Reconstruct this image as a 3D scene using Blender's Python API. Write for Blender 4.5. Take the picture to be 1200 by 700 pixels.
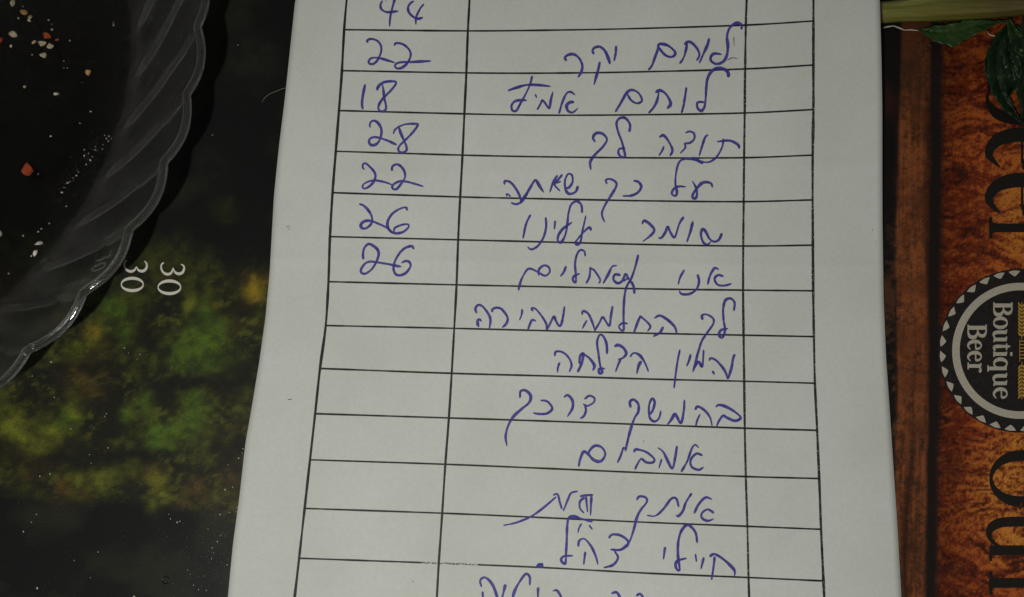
import bpy, bmesh, math, random
import numpy as np
from mathutils import Vector, Matrix, noise as mnoise

for o in list(bpy.data.objects): bpy.data.objects.remove(o)
SC = bpy.context.scene
COL = SC.collection
random.seed(7)
RNG = np.random.default_rng(11)
MM = 0.001

# ------------------------------------------------------------------ camera
FPX = 1040.0                      # focal length in photo pixels (photo is 1200 x 700)
TILT = math.radians(11.6)
DIST = 0.208
CAMP = np.array([0.0, -DIST*math.sin(TILT), DIST*math.cos(TILT)])
cam = bpy.data.cameras.new('camera'); camo = bpy.data.objects.new('camera', cam); COL.objects.link(camo)
camo.location = CAMP; camo.rotation_euler = (TILT, 0, 0)
cam.sensor_width = 36; cam.lens = 36*FPX/1200; cam.clip_start = 0.005; cam.clip_end = 20
SC.camera = camo
# ------------------------------------------------------------------ world and lamp
W = bpy.data.worlds.new('World'); SC.world = W; W.use_nodes = True
bg = W.node_tree.nodes['Background']; bg.inputs[0].default_value = (1.0, 0.96, 0.88, 1); bg.inputs[1].default_value = 0.082
_nt=W.node_tree; _tc=_nt.nodes.new('ShaderNodeTexCoord'); _nz=_nt.nodes.new('ShaderNodeTexNoise'); _nz.inputs['Scale'].default_value=1.5; _nz.inputs['Detail'].default_value=1.5
_rp=_nt.nodes.new('ShaderNodeValToRGB'); _rp.color_ramp.elements[0].position=.38; _rp.color_ramp.elements[0].color=(.28,.25,.22,1); _rp.color_ramp.elements[1].position=.64; _rp.color_ramp.elements[1].color=(2.0,1.95,1.8,1)
_nt.links.new(_tc.outputs['Generated'],_nz.inputs['Vector']); _nt.links.new(_nz.outputs['Fac'],_rp.inputs[0]); _nt.links.new(_rp.outputs[0],bg.inputs[0])   # a dim uneven room
ld = bpy.data.lights.new('phone_light', 'AREA'); ld.shape = 'DISK'; ld.size = 0.008
ld.energy = 0.355; ld.color = (1.0, 0.985, 0.93)
lo = bpy.data.objects.new('phone_light', ld); COL.objects.link(lo)
LP = Vector((-0.043, -0.099, 0.250)); lo.location = LP
lo.rotation_euler = (Vector((0.012, -0.012, 0)) - LP).to_track_quat('-Z', 'Y').to_euler()
SC.view_settings.view_transform = 'Standard'; SC.view_settings.look = 'None'
SC.view_settings.exposure = 0; SC.view_settings.gamma = 1
SC.render.engine = 'CYCLES'
SC.cycles.max_bounces = 14; SC.cycles.transmission_bounces = 12; SC.cycles.transparent_max_bounces = 16
SC.cycles.caustics_refractive = False; SC.cycles.caustics_reflective = False

# ------------------------------------------------------------------ measuring helpers
ct, st = math.cos(TILT), math.sin(TILT)
def place(px, py, z):
    """point at height z seen at photo pixel (px,py); arrays allowed -> (...,3)"""
    px = np.asarray(px, float); py = np.asarray(py, float); z = np.asarray(z, float)
    dx = (px-600)/FPX; dy = -(py-350)/FPX; dz = -1.0
    wx = dx; wy = dy*ct - dz*st*1.0; wz = dy*st + dz*ct
    t = (z-CAMP[2])/wz
    return np.stack(np.broadcast_arrays(CAMP[0]+wx*t, CAMP[1]+wy*t, z + 0*t), -1)
def toplan(x, y):
    """photo pixel of the table point (x,y,0)"""
    vx = x-CAMP[0]; vy = y-CAMP[1]; vz = -CAMP[2]
    cx = vx; cy = vy*ct + vz*st; cz = -vy*st + vz*ct
    return 600+FPX*cx/(-cz), 350-FPX*cy/(-cz)

def interp(tab, y):
    a = np.array(tab, float); o = np.argsort(a[:,0]); return np.interp(y, a[o,0], a[o,1])
def paper_z(px, py):
    z = interp([(-160,14.2),(-60,12.6),(0,11.2),(60,9.6),(128,7.6),(185,5.7),(236,4.2),(287,2.9),(341,1.75),(394,.95),(449,.5),(520,.35),(600,.35),(720,.6),(1100,.6)], py)
    px = np.asarray(px, float); py = np.asarray(py, float)
    c = np.clip((px-700)/340,0,1)**2*np.clip((230-py)/230,0,1)*1.6
    edge = .35*np.clip((px-930)/120,0,1)**2*np.clip((py-300)/200,0,1)*1.6 + .9*np.clip((360-px)/90,0,1)**2*np.clip((py-250)/250,0,1)
    rip = .05*np.sin(px/97.+py/160.)+.045*np.sin(py/61.+px/300.)
    crease=.20*np.exp(-np.abs(py-(307+.012*(px-600)))/7.)+.10*np.exp(-((py-(214-.02*px))/9.)**2)-.07*np.exp(-((py-.35*(px-500)-420)/16.)**2)*np.exp(-((px-640)/160.)**2)+.06*np.exp(-((py+.5*(px-900)-560)/14.)**2)*np.exp(-((px-930)/90.)**2)
    crease=crease+.07*np.array(np.sin(px/31.+py/47.)*np.sin(py/29.-px/83.))
    return (z + c + edge + rip + crease)*MM

def cr(pts, step=1.3):
    """Catmull-Rom through pixel points, resampled"""
    P = np.array(pts, float)
    if len(P) == 2:
        n = max(2, int(np.hypot(*(P[1]-P[0])[:2])/step)); t = np.linspace(0,1,n+1)[:,None]
        return P[0]*(1-t)+P[1]*t
    Q = np.vstack([2*P[0]-P[1], P, 2*P[-1]-P[-2]]); out = []
    for i in range(1, len(Q)-2):
        p0,p1,p2,p3 = Q[i-1],Q[i],Q[i+1],Q[i+2]
        n = max(2, int(np.hypot(*(p2-p1)[:2])/step))
        for t in np.arange(n)/n:
            out.append(.5*((2*p1)+(-p0+p2)*t+(2*p0-5*p1+4*p2-p3)*t*t+(-p0+3*p1-3*p2+p3)*t**3))
    out.append(P[-1]); return np.array(out)

class MB:
    def __init__(s): s.v=[]; s.f=[]; s.k=0
    def add(s, V, F):
        b=len(s.v); s.v += [tuple(map(float,p)) for p in V]; s.f += [tuple(b+i for i in f) for f in F]
    def ribbon(s, pts, w, surf, lift=3.2e-5, taper=True, step=1.3, jit=0.0, smooth=True):
        """flat ink stroke lying on surface surf(px,py)->z ; w px width or list per control point"""
        P0 = np.array(pts, float)
        if np.ndim(w)==0: w=[w]*len(P0)
        C = np.column_stack([P0, np.array(w,float)])
        if smooth: D = cr(C, step)
        else:
            D=[]
            for a,b in zip(C[:-1],C[1:]):
                n=max(1,int(np.hypot(*(b-a)[:2])/step))
                for t in np.arange(n)/n: D.append(a*(1-t)+b*t)
            D.append(C[-1]); D=np.array(D)
        P=D[:,:2]; ww=np.maximum(D[:,2],.15)
        n=len(P)
        T=np.gradient(P,axis=0); T/= (np.linalg.norm(T,axis=1)[:,None]+1e-9)
        N=np.column_stack([-T[:,1],T[:,0]])
        if jit: ww = ww*(1+jit*np.convolve(RNG.normal(size=n+6),np.ones(7)/7,'valid')*2.4)
        if taper:
            L=np.concatenate([[0],np.cumsum(np.linalg.norm(np.diff(P,axis=0),axis=1))])
            e=np.minimum(L,L[-1]-L); ww=ww*(.45+.55*np.clip(e/2.2,0,1)**.6)
            P = P.copy(); 
        s.k += 1
        zo = lift + s.k*6e-7 + np.linspace(0,4e-6,n)
        A=P+N*ww[:,None]/2; B=P-N*ww[:,None]/2
        M=P
        rows=[]
        for Q in (A,B):
            z=surf(Q[:,0],Q[:,1])+zo; rows.append(place(Q[:,0],Q[:,1],z))
        V=np.empty((2*n,3)); V[0::2]=rows[0]; V[1::2]=rows[1]
        s.add(V,[(2*i,2*i+1,2*i+3,2*i+2) for i in range(n-1)])
    def poly(s, pts, surf, lift=3.2e-5):
        s.k+=1; P=np.array(pts,float); z=surf(P[:,0],P[:,1])+lift+s.k*6e-7
        s.add(place(P[:,0],P[:,1],z),[tuple(range(len(P)))])
    def tube(s, pts, rad, seg=8, cap=True):
        P=[Vector(p) for p in pts]; n=len(P); b=len(s.v); up=Vector((0,0,1))
        for i,p in enumerate(P):
            t=(P[min(i+1,n-1)]-P[max(i-1,0)]).normalized(); a=t.cross(up)
            if a.length<1e-4: a=Vector((1,0,0))
            a.normalize(); c=a.cross(t); r=rad[i] if hasattr(rad,'__len__') else rad
            for k in range(seg):
                th=2*math.pi*k/seg; q=p+a*(r*math.cos(th))+c*(r*math.sin(th)); s.v.append(tuple(q))
        for i in range(n-1):
            for k in range(seg):
                k2=(k+1)%seg; s.f.append((b+i*seg+k,b+i*seg+k2,b+(i+1)*seg+k2,b+(i+1)*seg+k))
        if cap: s.f.append(tuple(b+k for k in range(seg))); s.f.append(tuple(b+(n-1)*seg+k for k in range(seg))[::-1])
    def build(s, name, mat, parent=None, smooth=False, up=False):
        me=bpy.data.meshes.new(name); me.from_pydata(s.v,[],s.f); me.update()
        if up:
            bm=bmesh.new(); bm.from_mesh(me)
            for f in bm.faces:
                f.normal_update()
                if f.normal.z<0: f.normal_flip()
            bm.to_mesh(me); bm.free()
        if smooth: me.polygons.foreach_set('use_smooth',[True]*len(me.polygons))
        me.materials.append(mat); o=bpy.data.objects.new(name,me); COL.objects.link(o)
        if parent: o.parent=parent; o.matrix_parent_inverse=Matrix.Translation(-Vector(parent.location))
        return o
def empty(name, label, cat, loc=(0,0,0), group=None):
    o=bpy.data.objects.new(name,None); COL.objects.link(o); o.location=loc; o.empty_display_size=.01
    o['label']=label; o['category']=cat
    if group: o['group']=group
    return o
def tag(o, label, cat, group=None, kind=None):
    if label: o['label']=label
    if cat: o['category']=cat
    if group: o['group']=group
    if kind: o['kind']=kind
    return o

# ------------------------------------------------------------------ materials
def mat(name, color=(.5,.5,.5), rough=.6, spec=.5, **kw):
    m=bpy.data.materials.new(name); m.use_nodes=True; nt=m.node_tree; b=nt.nodes['Principled BSDF']
    b.inputs['Base Color'].default_value=(*color,1); b.inputs['Roughness'].default_value=rough
    b.inputs['Specular IOR Level'].default_value=spec
    for k,v in kw.items(): b.inputs[k.replace('_',' ')].default_value=v
    return m,nt,b
def N(nt,t,**kw):
    n=nt.nodes.new(t)
    for k,v in kw.items():
        if k in n.inputs: n.inputs[k].default_value=v
        else: setattr(n,k,v)
    return n
def noisecol(nt,b,scale,cols,detail=4,dist=0,stretch=None,rough=.6):
    tc=N(nt,'ShaderNodeTexCoord'); src=tc.outputs['Object']
    if stretch:
        mp=N(nt,'ShaderNodeMapping'); mp.inputs['Scale'].default_value=stretch; nt.links.new(src,mp.inputs[0]); src=mp.outputs[0]
    n=N(nt,'ShaderNodeTexNoise'); n.inputs['Scale'].default_value=scale; n.inputs['Detail'].default_value=detail
    n.inputs['Distortion'].default_value=dist; n.inputs['Roughness'].default_value=rough
    nt.links.new(src,n.inputs['Vector'])
    r=N(nt,'ShaderNodeValToRGB'); e=r.color_ramp.elements
    while len(e)<len(cols): e.new(.5)
    for el,(p,c) in zip(e,cols): el.position=p; el.color=(*c,1)
    nt.links.new(n.outputs['Fac'],r.inputs[0])
    if b: nt.links.new(r.outputs[0],b.inputs['Base Color'])
    return n,r,src
def bump(nt,b,scale,dist,detail=4,strength=1,src=None):
    n=N(nt,'ShaderNodeTexNoise'); n.inputs['Scale'].default_value=scale; n.inputs['Detail'].default_value=detail
    if src is None: src=N(nt,'ShaderNodeTexCoord').outputs['Object']
    nt.links.new(src,n.inputs['Vector'])
    bu=N(nt,'ShaderNodeBump'); bu.inputs['Distance'].default_value=dist; bu.inputs['Strength'].default_value=strength
    nt.links.new(n.outputs['Fac'],bu.inputs['Height']); nt.links.new(bu.outputs[0],b.inputs['Normal'])
    return bu

# paper
M_paper,nt,b=mat('paper',(.76,.76,.70),.82,.25)
n_,r_,s_=noisecol(nt,b,1100,[(.3,(.675,.70,.665)),(.7,(.765,.785,.742))],detail=6,rough=.8)
nb=N(nt,'ShaderNodeTexNoise'); nb.inputs['Scale'].default_value=38; nb.inputs['Detail'].default_value=4; nt.links.new(s_,nb.inputs['Vector'])
rb_=N(nt,'ShaderNodeValToRGB'); rb_.color_ramp.elements[0].position=.35; rb_.color_ramp.elements[0].color=(.93,.93,.905,1); rb_.color_ramp.elements[1].position=.62; rb_.color_ramp.elements[1].color=(1,1,1,1); nt.links.new(nb.outputs['Fac'],rb_.inputs[0])
mm=N(nt,'ShaderNodeMixRGB',blend_type='MULTIPLY'); mm.inputs[0].default_value=1; nt.links.new(r_.outputs[0],mm.inputs[1]); nt.links.new(rb_.outputs[0],mm.inputs[2]); nt.links.new(mm.outputs[0],b.inputs['Base Color'])
bump(nt,b,420,.00005,detail=6,strength=.5)
b.inputs['Subsurface Weight'].default_value=0
def inkmat(name,c1,c2,t0,t1,scale,thr=(.35,.7)):
    m,nt,b=mat(name,c1,.55,.3)
    n,r,src=noisecol(nt,b,scale*.6,[(.35,c1),(.7,c2)],detail=3)
    n2=N(nt,'ShaderNodeTexNoise'); n2.inputs['Scale'].default_value=scale; n2.inputs['Detail'].default_value=4; n2.inputs['Roughness'].default_value=.7
    nt.links.new(src,n2.inputs['Vector'])
    mr=N(nt,'ShaderNodeMapRange'); mr.inputs[1].default_value=thr[0]; mr.inputs[2].default_value=thr[1]; mr.inputs[3].default_value=t0; mr.inputs[4].default_value=t1
    nt.links.new(n2.outputs['Fac'],mr.inputs[0]); nt.links.new(mr.outputs[0],b.inputs['Alpha'])
    return m
M_ink=inkmat('blue_ballpoint_ink',(.036,.030,.27),(.095,.088,.48),1,.62,2200)
M_inklight=inkmat('faint_pen_trace',(.10,.09,.12),(.2,.2,.2),.8,.25,2600)
M_rule=inkmat('black_toner',(.010,.010,.010),(.03,.03,.03),1,.6,2500,(.5,.8))
M_rule2=inkmat('black_toner_speckled',(.012,.012,.012),(.03,.03,.03),1,.0,2600,(.50,.72))
M_rule3=inkmat('black_toner_worn',(.012,.012,.012),(.03,.03,.03),1,.0,3000,(.42,.56))

# ------------------------------------------------------------------ procedural noise in numpy (print of the placemat)
def vnoise(x,y,seed):
    r=np.random.default_rng(seed).random((257,257)); xi=np.floor(x).astype(int); yi=np.floor(y).astype(int)
    fx=x-xi; fy=y-yi; fx=fx*fx*(3-2*fx); fy=fy*fy*(3-2*fy); g=lambda a,c:r[a%257,c%257]
    return (g(xi,yi)*(1-fx)+g(xi+1,yi)*fx)*(1-fy)+(g(xi,yi+1)*(1-fx)+g(xi+1,yi+1)*fx)*fy
def fbm(x,y,seed,o=4,gain=.5):
    s=0;a=1;t=0
    for i in range(o): s=s+a*vnoise(x*2**i+17*i,y*2**i+31*i,seed+i); t+=a; a*=gain
    return s/t
def ss(a,b_,x): t=np.clip((x-a)/(b_-a),0,1); return t*t*(3-2*t)
def lerp(a,b_,t): return a*(1-t[...,None])+np.array(b_)*t[...,None]

def print_colour(X,Y):
    C=np.zeros(X.shape+(3,))
    # --- left: night photograph with blurred foliage
    n1=fbm(X/70,Y/55,3,4); n2=fbm(X/22,Y/20,9,4,.55); n3=fbm(X/9,Y/9,21,3)
    base=np.array([.0125,.0135,.0135])*np.ones_like(C)
    base=lerp(base,(.034,.035,.022),ss(.48,.8,n1)*.7)
    bot=575+.105*X+6*np.sin(X/37)
    band=ss(262,345,Y+30*(n1-.5)-.12*(X-150))*(1-ss(bot-10,bot+8,Y+14*(n2-.5)))
    fol=lerp(np.array([.027,.029,.016])*np.ones_like(C),(.045,.038,.016),ss(.45,.75,n1))
    olive=ss(.50,.72,n2*.65+n3*.35)
    fol=lerp(fol,(.075,.09,.017),olive*.7)
    fol=lerp(fol,(.018,.018,.016),ss(.58,.34,n2)*.75*np.ones_like(n1))
    base=base*(1-band[...,None]*.9)+fol*band[...,None]*.9
    fine=fbm(X/6.5+.3*n2*6,Y/5.5,201,4,.62); mid=fbm(X/15,Y/13,207,3,.6)
    k=ss(.50,.66,fine*.6+mid*.4)*ss(.36,.60,n1*.5+fbm(X/34,Y/26,213,2)*.5); fol=lerp(fol,(.13,.15,.024),k*.62)
    fol=lerp(fol,(.13,.10,.022),ss(.58,.72,mid)*ss(.45,.6,fine)*.35)
    base=base*(1-band[...,None]*.9)+fol*band[...,None]*.9
    G=(.10,.175,.024); YG=(.21,.23,.026); YL=(.36,.24,.025); OR=(.105,.068,.022); OL=(.10,.115,.022)
    blobs=[(238,405,24,G,1),(252,385,12,G,.7),(212,420,12,G,.6),(300,333,10,YL,1),(298,345,9,YL,.7),(228,356,7,YG,.8),(243,365,7,G,.7),
     (134,360,15,G,.9),(118,378,11,OL,.8),(110,394,8,YL,.8),(104,400,8,YG,.6),(148,393,9,G,.8),(45,292,16,OL,.9),(30,300,9,G,.6),(85,470,11,OL,.5),
     (14,500,13,YG,.9),(28,512,10,YG,.8),(12,480,9,OL,.9),(52,498,12,OL,.9),(64,506,9,YG,.9),(80,487,10,G,.9),(88,482,6,YG,.7),(48,522,12,YG,.7),
     (150,485,9,G,.9),(165,470,9,G,.8),(172,482,8,G,.6),(156,472,8,OL,.9),(185,508,11,G,.9),(205,510,14,G,.8),(222,495,13,G,.7),(232,475,13,G,.7),(240,515,11,OL,.8),(182,520,8,G,.8),
     (186,560,9,YG,.8),(192,580,8,YG,1),(176,588,7,YG,.6),(152,548,9,YG,.6),(120,560,10,YG,.7),(132,552,8,OL,.8),(92,562,9,YG,.6),(74,574,10,OR,.9),(100,575,10,OR,.6),
     (228,572,9,OR,.9),(212,590,8,OR,.6),(270,562,9,OR,.7),(282,480,12,OL,.7),(288,462,9,OL,.5),(180,555,14,OR,.5),(120,420,14,OR,.35),(90,445,16,OR,.5),(105,455,12,OR,.4),(44,540,24,OR,.25),
     (205,300,20,OL,.35),(262,245,12,OL,.3),(250,190,20,(.03,.035,.02),.4),(290,75,30,(.035,.036,.026),.5),(60,238,18,(.045,.045,.022),.6),(175,310,14,OL,.5),(100,25,20,(.04,.036,.02),.6),(5,330,14,OR,.5),(8,365,18,OR,.3)]
    wx=X+9*(n2-.5)*2; wy=Y+9*(fbm(X/18+50,Y/18,33,3)-.5)*2
    for (bx,by,r,c,a) in blobs:
        d=((wx-bx)**2+(wy-by)**2)/r**2
        k=np.exp(-d*.85)*a*(.40+.85*ss(.3,.7,fine*.45+n3*.55)); base=lerp(base,c,np.clip(k,0,1))
    for (bx,by,rx,ry) in [(250,450,50,9),(120,432,40,6),(150,530,60,6),(215,445,30,8),(290,470,25,6),(60,540,35,7),(175,395,18,12),(260,530,20,8),(163,478,5,4),(40,470,30,5)]:
        k=np.exp(-(((wx-bx)/rx)**2+((wy-by)/ry)**2))*.75; base=lerp(base,(.016,.016,.014),k)
    # --- right: printed planks
    X2=X+4*(fbm(X/60,Y/60,71,2)-.5)
    q=fbm(X/8,Y/5.5,41,4,.6); q2=fbm(X/16,Y/60,44,3); q3=fbm(X/5,Y/16,47,3)
    edge1=1058-8*ss(0,300,Y)-2*ss(300,700,Y)
    d0=1091-3.5*ss(100,400,Y)-3*ss(400,700,Y); d1=1104-3*ss(100,420,Y)-4*ss(400,700,Y)
    left=lerp(np.array([.012,.010,.010])*np.ones_like(C),(.13,.058,.03),ss(.42,.66,q*.5+q2*.5)*ss(180,400,Y)*.9)  # dark printed border, with the sheet's cast shadow painted in toward the top
    left=lerp(left,(.06,.02,.016),ss(.5,.8,q2)*.5)
    qq=fbm(X/3.2,Y/2.6,141,3,.6); qv=fbm(X/2.4,Y/40,147,2,.6)
    plank=lerp(np.array([.075,.030,.015])*np.ones_like(C),(.31,.095,.032),ss(.36,.66,q*.25+q2*.2+qq*.3+qv*.25)*(.35+.65*ss(.30,.62,q2+.25*ss(100,330,Y)-.12)))
    plank=lerp(plank,(.16,.05,.02),ss(.5,.7,fbm(X/40,Y/28,151,3))*.6)
    dk=ss(1078,1092,X2)*.45*ss(0,200,400-Y*.6); plank=plank*(1-dk[...,None])
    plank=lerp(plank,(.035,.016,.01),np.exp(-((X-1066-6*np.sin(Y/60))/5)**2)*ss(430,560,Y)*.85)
    plank=lerp(plank,(.02,.012,.01),np.exp(-((Y-432-.2*(X-1060))/2.5)**2)*.45)
    plank=lerp(plank,(.05,.02,.01),ss(130,0,Y)*.45)
    # curly grain
    ax=X-1100; w1=fbm(X/38,Y/30,81,3)-.5; w2=fbm(X/60+9,Y/45,87,3)-.5
    curve=ss(480,620,Y)
    rad=np.hypot((X-1178)*.8,(Y-590))
    phase=(Y+.16*ax*np.sin(Y/70)+34*w1)*(1-curve)+curve*(rad*.9+30*w1)
    along=(X+26*w2)
    ang=.5*np.sin(Y/33.+2*w1*3); gA=fbm((along*np.cos(ang)+Y*np.sin(ang))/9.5,(phase-ax*np.sin(ang)*.5)/2.7,91,3,.6); gB=fbm(along/34,phase/9.5,95,3,.6); gC=fbm(X/4.2,Y/3.0,99,3,.65)
    gO=fbm(along/15,phase/3.0,91,3,.6); g=.24*gA+.30*gO+.20*gB+.26*gC; g=g-.03*ss(.55,.75,1-gB)
    big=fbm(X/55,Y/60,103,3)
    wood=lerp(np.array([.075,.018,.010])*np.ones_like(C),(.24,.038,.013),ss(.36,.47,g))
    wood=lerp(wood,(.54,.130,.026),ss(.485,.63,g+.10*(big-.5)+.05*ss(1110,1200,X)))
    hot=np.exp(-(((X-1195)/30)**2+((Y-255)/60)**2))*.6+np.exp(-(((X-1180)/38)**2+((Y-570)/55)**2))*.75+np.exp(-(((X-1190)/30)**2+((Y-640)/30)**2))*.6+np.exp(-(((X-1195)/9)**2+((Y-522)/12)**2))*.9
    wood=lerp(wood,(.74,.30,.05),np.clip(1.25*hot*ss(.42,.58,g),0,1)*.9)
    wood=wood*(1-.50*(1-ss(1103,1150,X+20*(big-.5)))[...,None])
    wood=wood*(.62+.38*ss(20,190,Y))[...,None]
    for (bx,by,rx,ry,a) in [(1127,203,10,9,.7),(1112,668,28,9,.6),(1140,690,25,7,.3),(1118,545,12,18,.35),(1150,640,6,6,.4),(1148,290,7,60,.3)]:
        wood=lerp(wood,(.03,.012,.01),np.exp(-(((X-bx)/rx)**2+((Y-by)/ry)**2))*a)
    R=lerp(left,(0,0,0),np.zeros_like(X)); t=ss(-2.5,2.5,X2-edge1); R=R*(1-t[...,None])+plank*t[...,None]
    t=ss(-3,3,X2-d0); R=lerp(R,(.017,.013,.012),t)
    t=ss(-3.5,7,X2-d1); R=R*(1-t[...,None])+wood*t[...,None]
    # thin black line between plank and its dark border
    R=lerp(R,(.012,.01,.01),np.exp(-((X2-edge1)/1.4)**2)*ss(300,360,Y)*(1-ss(470,520,Y))*.8)
    right=ss(880,900,X)
    return base*(1-right[...,None])+R*right[...,None]

# ------------------------------------------------------------------ table top
M_table,nt,b=mat('dark_table_veneer',(.03,.02,.015),.4)
noisecol(nt,b,25,[(.3,(.018,.012,.009)),(.7,(.05,.032,.02))],stretch=(1,9,1)); 
bm=bmesh.new(); bmesh.ops.create_cube(bm,size=1); bmesh.ops.scale(bm,vec=(1.1,.8,.025),verts=bm.verts); bmesh.ops.translate(bm,vec=(.05,0,-.0131),verts=bm.verts)
bmesh.ops.bevel(bm,geom=bm.edges[:],offset=.003,segments=2,affect='EDGES')
me=bpy.data.meshes.new('tabletop'); bm.to_mesh(me); bm.free(); me.materials.append(M_table)
tt=bpy.data.objects.new('tabletop',me); COL.objects.link(tt); tt['kind']='structure'; tt['label']='dark table top under the printed placemat'

# ------------------------------------------------------------------ placemat
mat_root=empty('placemat','glossy printed paper placemat with dark foliage photo left and beer barrel planks right','placemat')
xs=np.concatenate([np.arange(-.235,-.125,.003),np.arange(-.125,-.045,.00062),np.arange(-.045,.075,.004),np.arange(.075,.135,.00030),np.arange(.135,.215,.0012)])
ys=np.concatenate([np.arange(-.16,-.085,.003),np.arange(-.085,.092,.00042),np.arange(.092,.16,.003)])
XX,YY=np.meshgrid(xs,ys); PX,PY=toplan(XX,YY)
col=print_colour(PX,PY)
nx,ny=len(xs),len(ys)
V=np.stack([XX,YY,np.zeros_like(XX)],-1).reshape(-1,3)
idx=np.arange(nx*ny).reshape(ny,nx)
F=np.stack([idx[:-1,:-1],idx[:-1,1:],idx[1:,1:],idx[1:,:-1]],-1).reshape(-1,4)
me=bpy.data.meshes.new('printed_sheet'); me.vertices.add(len(V)); me.vertices.foreach_set('co',V.ravel())
me.loops.add(F.size); me.loops.foreach_set('vertex_index',F.ravel().astype(np.int32)); me.polygons.add(len(F)); me.polygons.foreach_set('loop_start',np.arange(len(F))*4)
me.update(calc_edges=True)
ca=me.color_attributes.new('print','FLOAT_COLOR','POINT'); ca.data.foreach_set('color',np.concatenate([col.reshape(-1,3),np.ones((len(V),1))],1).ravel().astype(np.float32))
M_mat,nt,b=mat('laminated_print',(.1,.1,.1),.33,.27)
at=N(nt,'ShaderNodeAttribute',attribute_name='print'); mx=N(nt,'ShaderNodeMixRGB',blend_type='MULTIPLY'); mx.inputs[0].default_value=1
tc=N(nt,'ShaderNodeTexCoord')
nn=N(nt,'ShaderNodeTexNoise'); nn.inputs['Scale'].default_value=2600; nn.inputs['Detail'].default_value=2; nt.links.new(tc.outputs['Object'],nn.inputs['Vector'])
rr=N(nt,'ShaderNodeValToRGB'); rr.color_ramp.elements[0].position=.25; rr.color_ramp.elements[0].color=(.62,.62,.62,1); rr.color_ramp.elements[1].position=.75; rr.color_ramp.elements[1].color=(1.25,1.25,1.25,1)
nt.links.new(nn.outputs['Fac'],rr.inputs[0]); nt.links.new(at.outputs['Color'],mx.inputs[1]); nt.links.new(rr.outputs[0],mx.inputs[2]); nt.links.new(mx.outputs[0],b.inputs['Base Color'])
bump(nt,b,700,.00003,detail=5,strength=.5)
me.materials.append(M_mat); ms=bpy.data.objects.new('printed_sheet',me); COL.objects.link(ms); ms.parent=mat_root

flat=lambda x,y: 0*np.asarray(x,float)
M_pblack,nt,b=mat('print_black',(.017,.014,.012),.4,.35); bump(nt,b,700,.00003,detail=5,strength=.5)
M_pdark,nt,b=mat('print_dark_disc',(.020,.018,.018),.4,.35); noisecol(nt,b,900,[(.3,(.014,.013,.013)),(.75,(.030,.024,.024))])
M_pnum,nt,b=mat('print_number_white',(.8,.77,.68),.4,.35)
M_pwhite,nt,b=mat('print_white',(.48,.46,.39),.4,.35); noisecol(nt,b,2200,[(.3,(.46,.425,.335)),(.7,(.60,.56,.45))])
M_pgold,nt,b=mat('print_gold',(.62,.34,.05),.4,.35); noisecol(nt,b,2200,[(.3,(.45,.22,.03)),(.7,(.75,.45,.08))])

# numbers 30 / 30
def zz(o,s,pts): return [(o[0]+x/s,o[1]+y/s) for x,y in pts]
O3=(130,290)
def ell(cx,cy,rx,ry,wt,wb,thin,n=28,rot=0):
    P=[];Wd=[]
    for i in range(n+1):
        a=2*math.pi*i/n; P.append((cx+rx*math.cos(a),cy+ry*math.sin(a))); Wd.append(thin+((wb if math.sin(a)>0 else wt)-thin)*abs(math.sin(a))**1.3)
    return P,Wd
for pts1,pts2,e in [([(185,150),(160,180),(158,225),(185,265),(230,283),(275,268),(298,225)],[(300,225),(320,265),(360,280),(400,265),(420,225),(415,185),(392,162)],(250,435,128,72)),
                    ([(620,180),(592,203),(590,250),(615,295),(660,316),(705,300),(728,240)],[(728,240),(750,290),(790,310),(835,298),(858,250),(850,215),(820,198)],(685,468,132,74))]:
    m=MB(); m.ribbon(zz(O3,10,pts1),[1.9,1.9,2,2.6,3.2,2.6,.8],flat,taper=False); m.ribbon(zz(O3,10,pts2),[.8,2.4,3.4,3.2,2.4,1.9,1.2],flat,taper=False)
    m.build('printed_number',M_pnum,mat_root,up=True)
    m=MB(); P,Wd=ell(e[0]/10+130,e[1]/10+290,e[2]/10,e[3]/10,3.6,3.6,1.3); m.ribbon(P,Wd,flat,taper=False); m.build('printed_number',M_pnum,mat_root,up=True)

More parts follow.
